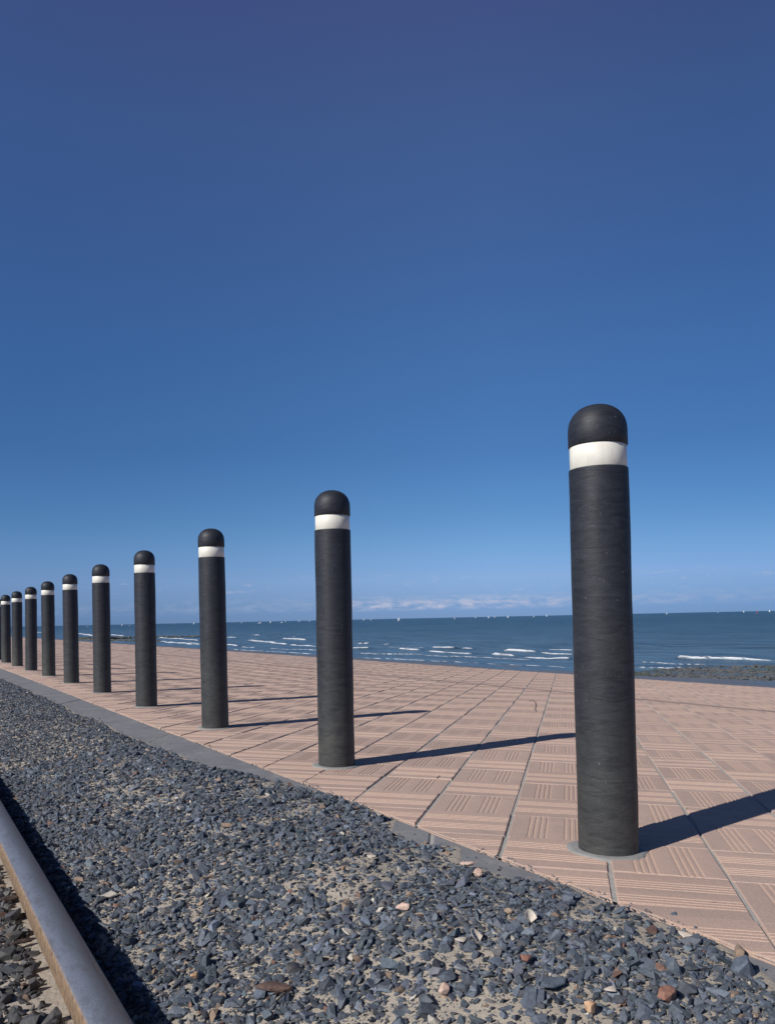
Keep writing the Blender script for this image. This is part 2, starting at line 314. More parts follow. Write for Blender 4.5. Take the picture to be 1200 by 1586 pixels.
# ------------------------------------------------------------------ paving tiles (clay-coloured concrete, 45 degrees to the kerb)
P = .2775; A0 = .365-P; W0 = 2.015; R2 = math.sqrt(.5)
KX, EX = 1.338, 8.5
def tile_grid(detail):
    """local heights over a P x P cell -> cross coords, long coords, z matrix, groove mask"""
    g = .0047; e = .0012
    cr = [(g, -.012), (g, -.0035), (g+.003, 0)]
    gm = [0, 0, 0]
    if detail:
        for cen in (.31, .69):
            for k in range(4):
                u = (cen + (k-1.5)*.060)*P
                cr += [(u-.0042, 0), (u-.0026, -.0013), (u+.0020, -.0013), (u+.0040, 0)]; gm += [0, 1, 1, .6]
    cr += [(P-g-.003, 0), (P-g, -.0035), (P-g, -.012)]; gm += [0, 0, 0]
    return np.array(cr), np.array(gm)
def build_tiles():
    Vn, Fn, Tn, Gn = [], [], [], []; off = 0; cross = []
    for i in range(-300, 40):
        for j in range(-10, 300):
            a0 = A0+i*P; w0 = W0+j*P
            ca, cw = a0+P/2, w0+P/2
            x, y = (ca+cw)*R2, (cw-ca)*R2
            if x < KX-.2 or x > EX+.2 or y < -1.5 or y > 62: continue
            d = math.hypot(x, y)
            det = d < 15
            vert = (i+j) % 2 == 0
            if j <= math.floor((KX/R2-(a0+P)-W0)/P+1e-6): vert = False      # the tile cut by the kerb is always laid crosswise
            cr, gm = tile_grid(det)
            lo = [(.0012, -.012), (.0012, -.0018), (.0032, 0), (P-.0032, 0), (P-.0012, -.0018), (P-.0012, -.012)]
            U, H1 = cr[:, 0], cr[:, 1]
            if not vert:      # grooves along a, crossed along w : shrink long ends for the wide joint
                lo = [(.0047, -.012), (.0047, -.003), (.0077, 0), (P-.0077, 0), (P-.0047, -.003), (P-.0047, -.012)]
                U = np.clip(U, .0012, P-.0012); U[:2] = .0012; U[-2:] = P-.0012; U[2] = .0032; U[-3] = P-.0032
            lo = np.array(lo)
            UU, LL = np.meshgrid(U, lo[:, 0], indexing='ij')
            HZ = np.minimum(H1[:, None], lo[None, :, 1])
            # grooves stop just short of the tile edge
            if d < 15: pass
            da, dw = (UU, LL) if vert else (LL, UU)
            # jitter of the laid tile
            q = rng.normal(0, 1, 6)
            da = da + q[0]*.0013 + (dw-P/2)*q[1]*.006; dw = dw + q[2]*.0006
            zz = HZ + q[3]*.0009 + (da-P/2)*q[4]*.004 + (dw-P/2)*q[5]*.004
            if d < 6:         # chipped, worn arrises
                edge = (HZ < 0) & (HZ > -.01)
                zz = zz + edge*0
                n = vnoise((a0+da)*60, (w0+dw)*60, 1, 3, 2)-.5
                da = da + edge*n*.0022; dw = dw + edge*n*.0012
            a = a0+da; w = w0+dw
            X, Y = (a+w)*R2, (w-a)*R2
            Z = plane_z(X)+zz
            f = grid_faces(len(U), len(lo))
            if not vert: f = f[:, ::-1]
            V = np.stack([X, Y, Z], -1).reshape(-1, 3)
            tone = np.full(len(V), np.clip(rng.normal(.5, .3) + (.04 if not vert else -.04), 0, 1))  # crosswise tiles painted slightly lighter for how light meets their grooves
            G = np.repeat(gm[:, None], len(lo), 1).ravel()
            if X.min() < KX or X.max() > EX: cross.append((V, f, tone, G)); continue
            Vn.append(V); Fn.append(f+off); Tn.append(tone); Gn.append(G); off += len(V)
    # tiles cut by the kerb or the sea edge
    bm = bmesh.new(); lt = bm.verts.layers.float.new('tone'); lg = bm.verts.layers.float.new('groove')
    for V, f, T, G in cross:
        vs = []
        for k, co in enumerate(V):
            vv = bm.verts.new(co); vv[lt] = T[k]; vv[lg] = G[k]; vs.append(vv)
        for q in f:
            try: bm.faces.new([vs[k] for k in q])
            except ValueError: pass
    for px, nx in ((KX, -1), (EX, 1)):
        r = bmesh.ops.bisect_plane(bm, geom=bm.verts[:]+bm.edges[:]+bm.faces[:], plane_co=(px, 0, 0), plane_no=(nx, 0, 0), clear_outer=True)
        ed = [e for e in r['geom_cut'] if isinstance(e, bmesh.types.BMEdge)]
        ex = bmesh.ops.extrude_edge_only(bm, edges=ed)
        for vv in ex['geom']:
            if isinstance(vv, bmesh.types.BMVert): vv.co.z = min(vv.co.z, plane_z(px)-.012)
    # crumbled cut edge
    for vv in bm.verts:
        if abs(vv.co.x-KX) < 1e-3:
            n = vnoise(vv.co.y, 0, 22, 5, 4)-.5; vv.co.x += n*.010
            if vv.co.z > plane_z(KX)-.008: vv.co.z -= .0015+.004*max(0, -n)
    bm.verts.index_update(); bmesh.ops.triangulate(bm, faces=bm.faces[:])
    V = np.array([q.co[:] for q in bm.verts]); T = np.array([q[lt] for q in bm.verts]); G = np.array([q[lg] for q in bm.verts])
    f3 = np.array([[q.index for q in fc.verts] for fc in bm.faces])+off; bm.free()
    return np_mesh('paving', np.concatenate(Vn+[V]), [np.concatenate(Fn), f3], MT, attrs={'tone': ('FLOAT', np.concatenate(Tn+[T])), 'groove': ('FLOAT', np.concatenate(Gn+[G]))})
tag(build_tiles(), kind='structure')

def sheet(name, pts, m, kind='structure'):
    o = np_mesh(name, np.array(pts), np.array([[0, 1, 2, 3]]), m); tag(o, kind=kind); return o
# mortar bed seen in the joints; beyond 62 m the promenade goes on as one sheet
sheet('joint_bed', [(KX-.002, -2, plane_z(KX)-.0046), (EX-.002, -2, plane_z(EX)-.0046), (EX-.002, 62, plane_z(EX)-.0046), (KX-.002, 62, plane_z(KX)-.0046)], MJ)
sheet('far_paving', [(KX, 62, plane_z(KX)-.001), (EX, 62, plane_z(EX)-.001), (EX, 900, plane_z(EX)-.001), (KX, 900, plane_z(KX)-.001)], MT)
sheet('seawall', [(EX, -20, plane_z(EX)-.010), (EX+.8, -20, -4.4), (EX+.8, 900, -4.4), (EX, 900, plane_z(EX)-.010)], M_wall)

# ------------------------------------------------------------------ kerb stones
def kerb():
    bm = bmesh.new(); L_ = 2.61; y = 4.17-3*L_
    while y < 140:
        j = random.uniform(-.0015, .0015)
        m = bmesh.ops.create_cube(bm, size=1)
        bmesh.ops.scale(bm, vec=(KX-.004-1.074, L_-.020, .2), verts=m['verts'])
        bmesh.ops.translate(bm, vec=((KX-.004+1.074)/2, y+L_/2, .0042-.1+j), verts=m['verts'])
        for q in m['verts']: q.co.y += (q.co.x-1.074)*1.35      # the stones meet on a slanting joint
        y += L_
    bmesh.ops.bevel(bm, geom=bm.edges[:], offset=.004, segments=2, affect='EDGES', profile=.5)
    return bm_obj('kerb', bm, MK)
tag(kerb(), kind='structure')
sheet('kerb_joint_fill', [(1.078, -3, .0005), (1.332, -3, .0005), (1.332, 130, .0005), (1.078, 130, .0005)], MJ)

# ------------------------------------------------------------------ sand bed under the gravel
def x_edge(y):
    y = np.asarray(y, float)
    b = np.interp(y, [0, .75, .85, .95, 1.15, 1.25, 1.35, 1.45, 1.65, 1.75, 1.85, 2.0, 2.1, 2.6, 2.8, 3.0, 3.3, 4.5, 7, 10, 30],
                  [1.25, 1.25, 1.30, 1.345, 1.34, 1.31, 1.34, 1.25, 1.25, 1.335, 1.27, 1.27, 1.34, 1.345, 1.31, 1.25, 1.17, 1.125, 1.105, 1.085, 1.07])
    return b + (vnoise(y, 0, 2.9, 11, 4)-.5)*.11*np.interp(y, [0, 3, 12], [1, 1, .5])
def sand_z(x, y):
    x = np.asarray(x, float); y = np.asarray(y, float)
    e = x_edge(y); t = e-x
    ss = sstep(.30, 1.02, x)
    z = .004 - .080*(1-ss) + np.where(t > 0, .014*(1-np.exp(-np.maximum(t, 0)/.10)), -.02*np.minimum(-t/.05, 1))*sstep(.6, .95, x)
    z = z + (vnoise(x, y, 3.2, 2, 4)-.5)*.020*sstep(0, .12, t)
    z = z + (vnoise(x, y, 14, 5, 2)-.5)*.006*sstep(0, .05, t)
    # trough at the rail's right-hand side
    z = z - .045*np.exp(-((x-.335)/.035)**2)
    zl = -.052 + (vnoise(x, y, 5, 8, 3)-.5)*.012 - .012*sstep(.2, .05, x)
    return np.where(x < .285, zl, z)
xs = np.concatenate([np.linspace(-2.2, 0, 40), np.linspace(.01, .282, 40), np.linspace(.288, 1.42, 170)])
ys = np.concatenate([np.linspace(-1, .5, 30), np.arange(.51, 6, .0085), np.geomspace(6, 900, 500)])
XX, YY = np.meshgrid(xs, ys, indexing='ij'); ZZ = sand_z(XX, YY); ZZ = np.where(XX > 1.40, -.06, ZZ)
tag(np_mesh('sand', np.stack([XX, YY, ZZ], -1).reshape(-1, 3), grid_faces(len(xs), len(ys)), MS, smooth=True), kind='structure')
# wide ground under and behind everything on the landward side
sheet('ground', [(-60, -60, -.12), (1.2, -60, -.12), (1.2, 900, -.12), (-60, 900, -.12)], MS)

# ------------------------------------------------------------------ gravel
def rock_variants(n, npts, flat=(1, 1, 1)):
    out = []
    for k in range(n):
        bm = bmesh.new()
        for q in range(npts):
            d = Vector((random.gauss(0, 1), random.gauss(0, 1), random.gauss(0, 1))).normalized()*random.uniform(.42, .58)
            bm.verts.new((d.x*flat[0], d.y*flat[1], d.z*flat[2]))
        r = bmesh.ops.convex_hull(bm, input=bm.verts[:])
        for vv in [v for v in bm.verts if not v.link_faces]: bm.verts.remove(vv)
        bmesh.ops.triangulate(bm, faces=bm.faces[:]); bm.verts.index_update()
        out.append((np.array([q.co[:] for q in bm.verts]), np.array([[q.index for q in f.verts] for f in bm.faces]))); bm.free()
    return out
RV = rock_variants(36, 13); RF = rock_variants(12, 7)
def scatter(xy, size, variants, lift=.22, tilt=.45, base=(.084, .099, .122)):
    n = len(xy); V, F, C = [], [], []; off = 0
    kind = rng.integers(0, len(variants), n)
    z0 = sand_z(xy[:, 0], xy[:, 1])
    # kerb keeps stones on top of it
    z0 = np.where((xy[:, 0] > 1.076), np.maximum(z0, .0042), z0)
    z0 = np.where(xy[:, 0] > KX, np.maximum(z0, plane_z(xy[:, 0])), z0)
    sc = np.stack([size*rng.uniform(.85, 1.25, n), size*rng.uniform(.55, .95, n), size*rng.uniform(.32, .68, n)], -1)
    yaw = rng.uniform(0, 6.283, n); tx = rng.normal(0, tilt, n); ty = rng.normal(0, tilt, n)
    base = np.array(base)
    col = base[None]*rng.lognormal(0, .27, n)[:, None]*(1+rng.normal(0, .022, (n, 3)))
    u = rng.random(n)
    for lo, hi, cc in ((0, .05, (.13, .125, .125)), (.05, .066, (.26, .19, .14)), (.066, .078, (.15, .09, .07)), (.078, .088, (.45, .41, .35)), (.088, .13, (.055, .06, .07))):
        m = (u >= lo) & (u < hi); col[m] = np.array(cc)*rng.uniform(.75, 1.2, (m.sum(), 1))
    for k, (bv, bf) in enumerate(variants):
        m = np.where(kind == k)[0]
        if not len(m): continue
        v = bv[None]*sc[m][:, None]
        cx, sx_ = np.cos(tx[m])[:, None], np.sin(tx[m])[:, None]; y_, z_ = v[..., 1]*cx-v[..., 2]*sx_, v[..., 1]*sx_+v[..., 2]*cx
        cy, sy = np.cos(ty[m])[:, None], np.sin(ty[m])[:, None]; x_, z_ = v[..., 0]*cy+z_*sy, -v[..., 0]*sy+z_*cy
        cz, sz = np.cos(yaw[m])[:, None], np.sin(yaw[m])[:, None]; X, Y = x_*cz-y_*sz, x_*sz+y_*cz
        X = X+xy[m, 0][:, None]; Y = Y+xy[m, 1][:, None]; Z = z_+(z0[m]+lift*sc[m, 2])[:, None]
        V.append(np.stack([X, Y, Z], -1).reshape(-1, 3))
        F.append((bf[None]+(np.arange(len(m))*len(bv))[:, None, None]).reshape(-1, 3)+off)
        C.append(np.repeat(np.concatenate([np.clip(col[m], 0, 1), np.ones((len(m), 1))], 1), len(bv), 0)); off += len(m)*len(bv)
    return np.concatenate(V), np.concatenate(F), np.concatenate(C)
def spots(n, x0, x1, y0, y1, thin=0.5, edge=True, power=1):
    x = rng.uniform(x0, x1, n); y = rng.uniform(y0, y1, n)
    d = vnoise(x, y, 7, 21, 3)                         # bare sandy patches
    bare = sstep(.50, .64, d)*thin*np.interp(x, [.3, .7, 1.0], [.35, .8, 1.1])
    keep = rng.random(n) > bare
    if edge:
        keep &= (x > .345) | (rng.random(n) < .15)
        e = x_edge(y)-.030 + rng.exponential(.008, n)*rng.choice([-1, 1], n, p=[.45, .55]); keep &= (x < e)
    return np.stack([x, y], -1)[keep]
parts = []
def add(xy, size, var, **k): parts.append(scatter(xy, size, var, **k))
def sizes(n, med, sg, lo, hi): return np.clip(rng.lognormal(math.log(med), sg, n), lo, hi)
for (x0, x1) in ((.30, 1.36),):
    a = spots(43000, x0, x1, .6, 4.2, .62); add(a, sizes(len(a), .0136, .45, .006, .042), RV)
    a = spots(80000, x0, x1, .6, 4.2, .5); add(a, sizes(len(a), .0058, .34, .0025, .011), RF)
    a = spots(70000, x0, x1, 4.2, 11, .3); add(a, sizes(len(a), .0155, .33, .009, .04), RF)
    a = spots(60000, x0, x1, 11, 32, .1); add(a, sizes(len(a), .026, .3, .014, .05), RF, tilt=.6)
    a = spots(40000, x0, x1, 32, 90, 0); add(a, sizes(len(a), .05, .25, .03, .07), RF, tilt=.6)
# left of the rail, with a strip of bare sand against it
a = spots(15000, -.5, .240, .5, 4.2, .35, False); m = a[:, 0] < .236+(vnoise(a[:, 1], 3, 9, 4, 3)-.5)*.06; a = a[m]; add(a, sizes(len(a), .021, .42, .008, .05), RV, base=(.072, .070, .070))
a = spots(24000, -.5, .235, .5, 4.2, .2, False); m = a[:, 0] < .232+(vnoise(a[:, 1], 3, 9, 4, 3)-.5)*.05; a = a[m]; add(a, sizes(len(a), .0065, .3, .003, .01), RF)
a = spots(24000, -1.8, .20, 4.2, 30, .2, False); add(a, sizes(len(a), .025, .3, .012, .045), RF)
# stray chips on the kerb and along the paving's edge
n = 900; y = 1+rng.exponential(4, n); x = KX+rng.normal(-.004, .006, n); a = np.stack([x, y], -1)[vnoise(y, 1, 5, 3, 3) > .5]; add(a, sizes(len(a), .006, .4, .003, .013), RF, lift=.4)
n = 130; y = .7+rng.exponential(3, n); x = x_edge(y)+rng.exponential(.03, n); a = np.stack([x, y], -1)[x < 1.335]; add(a, sizes(len(a), .007, .4, .003, .014), RF, lift=.4)
off = 0; Vs, Fs, Cs = [], [], []
for V_, F_a, C_ in parts: Vs.append(V_); Fs.append(F_a+off); Cs.append(C_); off += len(V_)
g = np_mesh('gravel', np.concatenate(Vs), np.concatenate(Fs), MG, attrs={'tint': ('FLOAT_COLOR', np.concatenate(Cs))})
tag(g, 'blue grey crushed stone gravel spread over sand between rail and kerb', 'gravel', kind='stuff')

# ------------------------------------------------------------------ single pieces lying on the gravel
def single(name, px, py, size, m, label, cat, dims=(1, .6, .4), rz=0, tilt=.15, seed=0, group=None, pts=16):
    p = on_z(px, py, -.02)
    for _ in range(8):
        zz = float(sand_z(p.x, p.y)); p = on_z(px, py, zz+.012)
    random.seed(seed+int(px)); bm = bmesh.new()
    for q in range(pts):
        d = Vector((random.gauss(0, 1), random.gauss(0, 1), random.gauss(0, 1))).normalized()*.5
        bm.verts.new((d.x*dims[0]*size, d.y*dims[1]*size, d.z*dims[2]*size))
    bmesh.ops.convex_hull(bm, input=bm.verts[:])
    for vv in [v for v in bm.verts if not v.link_faces]: bm.verts.remove(vv)
    bmesh.ops.bevel(bm, geom=bm.edges[:], offset=size*.035, segments=2, affect='EDGES', profile=.6)
    o = bm_obj(name, bm, m, smooth=False); o.location = p; o.rotation_euler = (tilt, tilt*.6, rz)
    return tag(o, label, cat, group)
def shell(px, py, size, label, rz=0, tilt=.5, flip=False):
    p = on_z(px, py, -.02)
    for _ in range(8): p = on_z(px, py, float(sand_z(p.x, p.y))+.012)
    nu, nv = 25, 12; u = np.linspace(-1.15, 1.15, nu); r = np.linspace(.02, 1, nv)
    U, R_ = np.meshgrid(u, r, indexing='ij')
    rad = R_*(1-.10*np.abs(U)**2)*(1+.025*np.cos(U*26)*R_)
    X = np.sin(U)*rad*.55*size; Y = (np.cos(U)*rad-.5)*.9*size
    Z = size*(.30*(1-R_**2)*(1-.35*(U/1.15)**2) + .012*np.cos(U*26)*R_)
    if flip: Z = -Z+.25*size
    V = np.stack([X, Y, Z], -1).reshape(-1, 3); f = grid_faces(nu, nv)
    V2 = V.copy(); V2[:, 2] -= .0009; n0 = len(V)
    fb = f[:, ::-1]+n0
    ring = [i*nv+nv-1 for i in range(nu)]+[i*nv for i in range(nu-1, -1, -1)]
    fs = np.array([[ring[k], ring[(k+1) % len(ring)], ring[(k+1) % len(ring)]+n0, ring[k]+n0] for k in range(len(ring))])
    o = np_mesh('seashell', np.concatenate([V, V2]), np.concatenate([f, fb, fs]), MSH, smooth=True)
    o.location = p; o.rotation_euler = (tilt, .2, rz); return tag(o, label, 'seashell', 'seashells on the gravel')
GS = 'odd coloured stones among the gravel'
shell(575, 1328, .028, 'white cockle shell on the gravel below and right of the second bollard', .6, .3)
shell(820, 1421, .030, 'cream shell cupping a grey pebble, in the gravel below left of the nearest bollard', -.4, .7, True)
shell(713, 1457, .026, 'pale pink broken shell left of an open brownish shell in the lower gravel', 1.2, .3)
shell(735, 1452, .032, 'open brownish shell right of a pale pink broken shell in the lower gravel', .2, .6, True)
shell(945, 1534, .024, 'thin white shell half buried in sand under the nearest bollard', 1.5, .25)
shell(1060, 1449, .030, 'round ribbed tan shell close to the paving edge at the lower right', .3, .4)
single('pebble', 625, 1405, .040, M_pink, 'long salmon pink pebble standing slanted in the gravel', 'stone', (1, .5, .42), 2.2, .3, group=GS)
single('pebble', 531, 1345, .020, M_orange, 'small orange pebble left of the white cockle shell', 'stone', (1, .6, .6), .3, group=GS)
single('pebble', 723, 1338, .045, M_pink, 'flat pinkish tan stone at the gravel edge beside the bare kerb', 'stone', (1, .55, .3), 2.4, group=GS)
single('pebble', 741, 1352, .032, M_pink, 'smooth rounded tan pebble just below the flat pinkish stone', 'stone', (1, .8, .7), .8, group=GS, pts=40)
single('pebble', 814, 1484, .033, M_brick, 'square brick red stone chip in the bare sand patch', 'stone', (1, .75, .45), .5, group=GS)
single('pebble', 1033, 1540, .045, M_brick, 'large rounded red brown stone at the bottom right', 'stone', (1, .65, .55), .1, group=GS, pts=30)
single('pebble', 915, 1559, .034, M_orange, 'rust orange stone at the bottom, left of the large red brown stone', 'stone', (1, .7, .6), 1.1, group=GS)
single('pebble', 302, 1511, .022, M_orange, 'small ochre stone right of the rail shadow near the bottom', 'stone', (1, .8, .7), .6, group=GS)
single('pebble', 516, 1344, .016, M_pale, 'tiny cream pebble left of the small orange pebble', 'stone', (1, .8, .7), .6, group=GS)
single('pebble', 687, 1532, .030, M_pink, 'blocky cream and orange stone near the bottom centre', 'stone', (1, .75, .7), .9, group=GS)
single('pebble', 171, 1386, .050, M_pale, 'long pale flat stone lying beside the rail shadow', 'stone', (1, .5, .35), -.3, group=GS)
single('pebble', 346, 1338, .022, M_pink, 'flat pink chip in the middle of the gravel', 'stone', (1, .8, .4), -.3, group=GS)
single('slate_piece', 718, 1500, .042, M_greyst, 'smooth light grey slab stone on bare sand in the lower middle', 'stone', (1, .75, .4), .3, group=GS)
single('slate_piece', 673, 1504, .036, M_greyst, 'bluish light stone just left of the smooth light grey slab', 'stone', (1, .6, .35), -.2, group=GS)
single('slate_piece', 1150, 1498, .060, M_blue, 'large dark slate wedge lying against the kerb at the right edge', 'stone', (.8, .8, .8), .3, .3, group=GS)
single('slate_piece', 1040, 1422, .055, M_blue, 'dark slate lump leaning on the paving edge right of the nearest bollard', 'stone', (1.2, .8, .55), .9, .2, group=GS)
single('slate_piece', 855, 1523, .060, M_blue, 'flat blue grey slate flake in the bottom gravel', 'stone', (1.1, .5, .25), .0, .1, group=GS)
single('rusty_flake', 425, 1529, .085, M_rust, 'thick dark brown rusty flake lying in the gravel near the bottom', 'flake', (1, .35, .2), -.55, .1, pts=26)
single('bark_strip', 148, 1273, .060, M_rust, 'thin red brown strip lying across the gravel beside the rail', 'bark strip', (1, .18, .14), .5)
single('bark_piece', 14, 1393, .06, M_bark, 'dark brown stick of bark left of the rail at the photo edge', 'bark', (1, .3, .3), .2)
single('bark_piece', 22, 1449, .05, M_bark, 'flat oval piece of dark bark left of the rail', 'bark', (1, .7, .3), 1.0)
single('bark_piece', 34, 1459, .06, M_bark, 'long narrow bark splinter pointing at the rail', 'bark', (1, .22, .2), .3)

# ------------------------------------------------------------------ rail
def rail():
    root = empty('tram_rail', (.286, 0, 0))
    tag(root, 'worn steel rail with rusty tan side running through the gravel', 'rail')
    hw = .0335
    prof = []
    for a in np.linspace(0, math.pi/2, 6): prof.append((hw-.006+.006*math.sin(a), -.0065+.006*math.cos(a)))
    top = [(x, z - .0) for x, z in prof]
    right = top[::1]
    crown = lambda x: -.0022*(x/hw)**2
    pr = [(x, z+crown(x)+.0005) for x, z in [(0, 0), (.008, 0), (.016, 0)]+right] + [(hw, -.046), (hw-.004, -.050), (.010, -.056)]
    full = [(-x, z) for x, z in pr[::-1]][:-1]+pr
    full = full+[]
    ys_ = np.concatenate([np.arange(-3, 8, .05), np.geomspace(8, 400, 80)])
    Pn = np.array(full+[full[0]])
    V = np.array([[(x, y, z) for (x, z) in Pn] for y in ys_]).reshape(-1, 3)
    V[:, 0] += (vnoise(V[:, 1], V[:, 2]*40, 7, 2, 3)-.5)*.0012*(V[:, 2] < -.01)
    h = np_mesh('rail_head', V, grid_faces(len(ys_), len(Pn)), M_rail, root, smooth=True)
    def prism(name, pts):
        V = np.array([[(x, y, z) for (x, z) in pts+[pts[0]]] for y in (-3, 400)]).reshape(-1, 3)
        return np_mesh(name, V, grid_faces(2, len(pts)+1), M_rail, root)
    prism('rail_web', [(-.009, -.0545), (.009, -.0545), (.009, -.135), (-.009, -.135)])
    prism('rail_foot', [(-.02, -.136), (.02, -.136), (.06, -.15), (.06, -.16), (-.06, -.16), (-.06, -.15)])
rail()

# overhead contact wire above the track: out of the picture, its thin shadow crosses the paving
def wire(x, z, r, label):
    n = 8; ys_ = np.linspace(-40, 160, 120); a = np.arange(n)*2*math.pi/n
    V = np.array([[(x+r*math.cos(q), y, z+r*math.sin(q)+.10*((y % 45)/45-.5)**2*4-.05) for q in a] for y in ys_]).reshape(-1, 3)
    f = []
    for i in range(len(ys_)-1):
        for k in range(n): f.append([i*n+k, i*n+(k+1) % n, (i+1)*n+(k+1) % n, (i+1)*n+k])
    tag(np_mesh('overhead_wire', V, np.array(f), M_wire), label, 'overhead wire')
wire(-.25, 4.22, .015, 'overhead tram wire whose thin straight shadow crosses the paving')

# ------------------------------------------------------------------ bollards
def make_bollard():
    root = empty('bollard', (BX, BY, 0))
    H0, H1, HT = 1.0385, 1.1012, 1.2174
    zs = np.concatenate([np.linspace(-.02, H0-.004, 90), [H0-.0015, H0, H0, H0-.001]])
    rs = np.concatenate([np.full(91, .0798), [.0790, .0775, .0745]])
    fn = lambda A, Z: (vnoise(A*2.2, Z*9, 1, 4, 3)-.5)*.0016*np.abs(np.sin(A/2))**.3 + .0005*np.sin(Z*17+np.sin(A)*1.5)
    b = lathe('post_body', list(zip(rs, zs)), M_body, root, 72, fn)
    lathe('reflective_band', [(.0745, H0-.001), (.0762, H0+.001), (.0762, H1-.001), (.0745, H1+.0005)], M_band, root, 72)
    prof = [(.0745, H1+.001), (.0785, H1+.001), (.0798, H1+.0025), (.0796, H1+.042)]
    for a in np.linspace(.0, math.pi/2, 20)[1:]:
        ca, sa = math.cos(a), math.sin(a)
        prof.append((max(.0792*ca**.86, .0002), H1+.046+(HT-H1-.046)*sa**.98))
    lathe('dome_cap', prof, M_cap, root, 72)
    # mortar collar the post is set in
    n = 48; a = np.arange(n)*2*math.pi/n; V = []
    for k, (r, z) in enumerate(((.0785, .0045), (.094, .0042), (.107, .0020), (.109, -.006))):
        for q in a:
            rr = r*(1+(.025*math.sin(q*3+1)+.018*math.sin(q*7)) * (k > 0))
            V.append((rr*math.cos(q)-.003*(k > 0), rr*math.sin(q), z-SLOPE*rr*math.cos(q)))
    V = np.array(V).reshape(4, n, 3).transpose(1, 0, 2).reshape(-1, 3)
    np_mesh('mortar_collar', V, grid_faces(n, 4, closed=True), M_col, root, smooth=True)
    return root
words = ['nearest bollard at the right, tallest in the photo, black with a white band',
         'second bollard from the right, black, its shadow pointing at the nearest bollard',
         'third bollard from the right, black with white band, boats on its right side',
         'fourth bollard from the right, black plastic with dusty lower half and white band',
         'fifth bollard from the right, black with white band under a domed cap',
         'sixth black bollard from the right, with the short green groyne at its right',
         'seventh bollard from the right, black with white band, fifth from the left edge',
         'eighth bollard from the right, small, black and white banded',
         'ninth bollard from the right, beside the last whole one at the left',
         'tenth bollard from the right, the last one whole at the left edge of the photo',
         'eleventh bollard from the right, only a sliver showing at the left edge']
b0 = make_bollard(); G_ = 'row of black bollards along the edge of the promenade'
leans = [(0, 0), (.001, -.002), (-.002, .001), (.001, .003)]
def copy_thing(src, loc, rz):
    r = src.copy(); COL.objects.link(r); r.location = loc; r.rotation_euler = (0, 0, rz)
    for ch in src.children:
        c = ch.copy(); COL.objects.link(c); c.parent = r
        if ch.name.startswith('mortar'): c.rotation_euler = (0, 0, -rz)
    return r
random.seed(5)
for i in range(16):
    rz = 0 if i == 0 else random.uniform(0, 6.28)
    o = b0 if i == 0 else copy_thing(b0, (BX, BY+i*BS, 0), rz)
    if i: o.rotation_euler[0] = random.gauss(0, .0028); o.rotation_euler[1] = random.gauss(0, .0028)
    tag(o, words[i] if i < 11 else 'bollard farther along the row, beyond the left edge of the photo', 'bollard', G_)

# ------------------------------------------------------------------ a dry stalk on the paving
def stalk(pts, r, label, name):
    V, F = [], []; n = 6
    for k, q in enumerate(pts):
        for j in range(n):
            a = j*2*math.pi/n; V.append((q[0]+r*math.cos(a), q[1], q[2]+r*math.sin(a)))
    for k in range(len(pts)-1):
        for j in range(n): F.append([k*n+j, k*n+(j+1) % n, (k+1)*n+(j+1) % n, (k+1)*n+j])
    tag(np_mesh(name, np.array(V), np.array(F), M_bark, smooth=True), label, 'dry stalk')
ip = [(819, 1087), (824, 1086), (828, 1088), (829.5, 1093), (828, 1099), (829, 1103)]
stalk([tuple(on_paving(*q)+Vector((0, 0, .004+.006*math.sin(k)**2))) for k, q in enumerate(ip)], .0022, 'thin curled dry stalk lying on the paving left of the nearest bollard', 'dry_stalk')
ip = [(676, 1207), (678.5, 1205), (681, 1203)]
stalk([tuple(on_paving(*q)+Vector((0, 0, .004))) for q in ip], .0014, 'tiny dry stalk lying on the paving right of the second bollard', 'dry_stalk')

# ------------------------------------------------------------------ beach, sea
bx = np.concatenate([np.linspace(EX+.7, 50, 20), np.linspace(52, 75, 40)]); by = np.concatenate([np.linspace(-200, 0, 20), np.linspace(5, 900, 400)])
BXX, BYY = np.meshgrid(bx, by, indexing='ij')
BZ = np.interp(BXX, [9, 50, 56.5, 75], [-3.9, -4.86, -4.97, -5.5]) + (vnoise(BXX, BYY, .13, 3, 3)-.5)*.12*(BXX > 45)
tag(np_mesh('beach', np.stack([BXX, BYY, BZ], -1).reshape(-1, 3), grid_faces(len(bx), len(by)), M_beach, smooth=True), kind='structure')

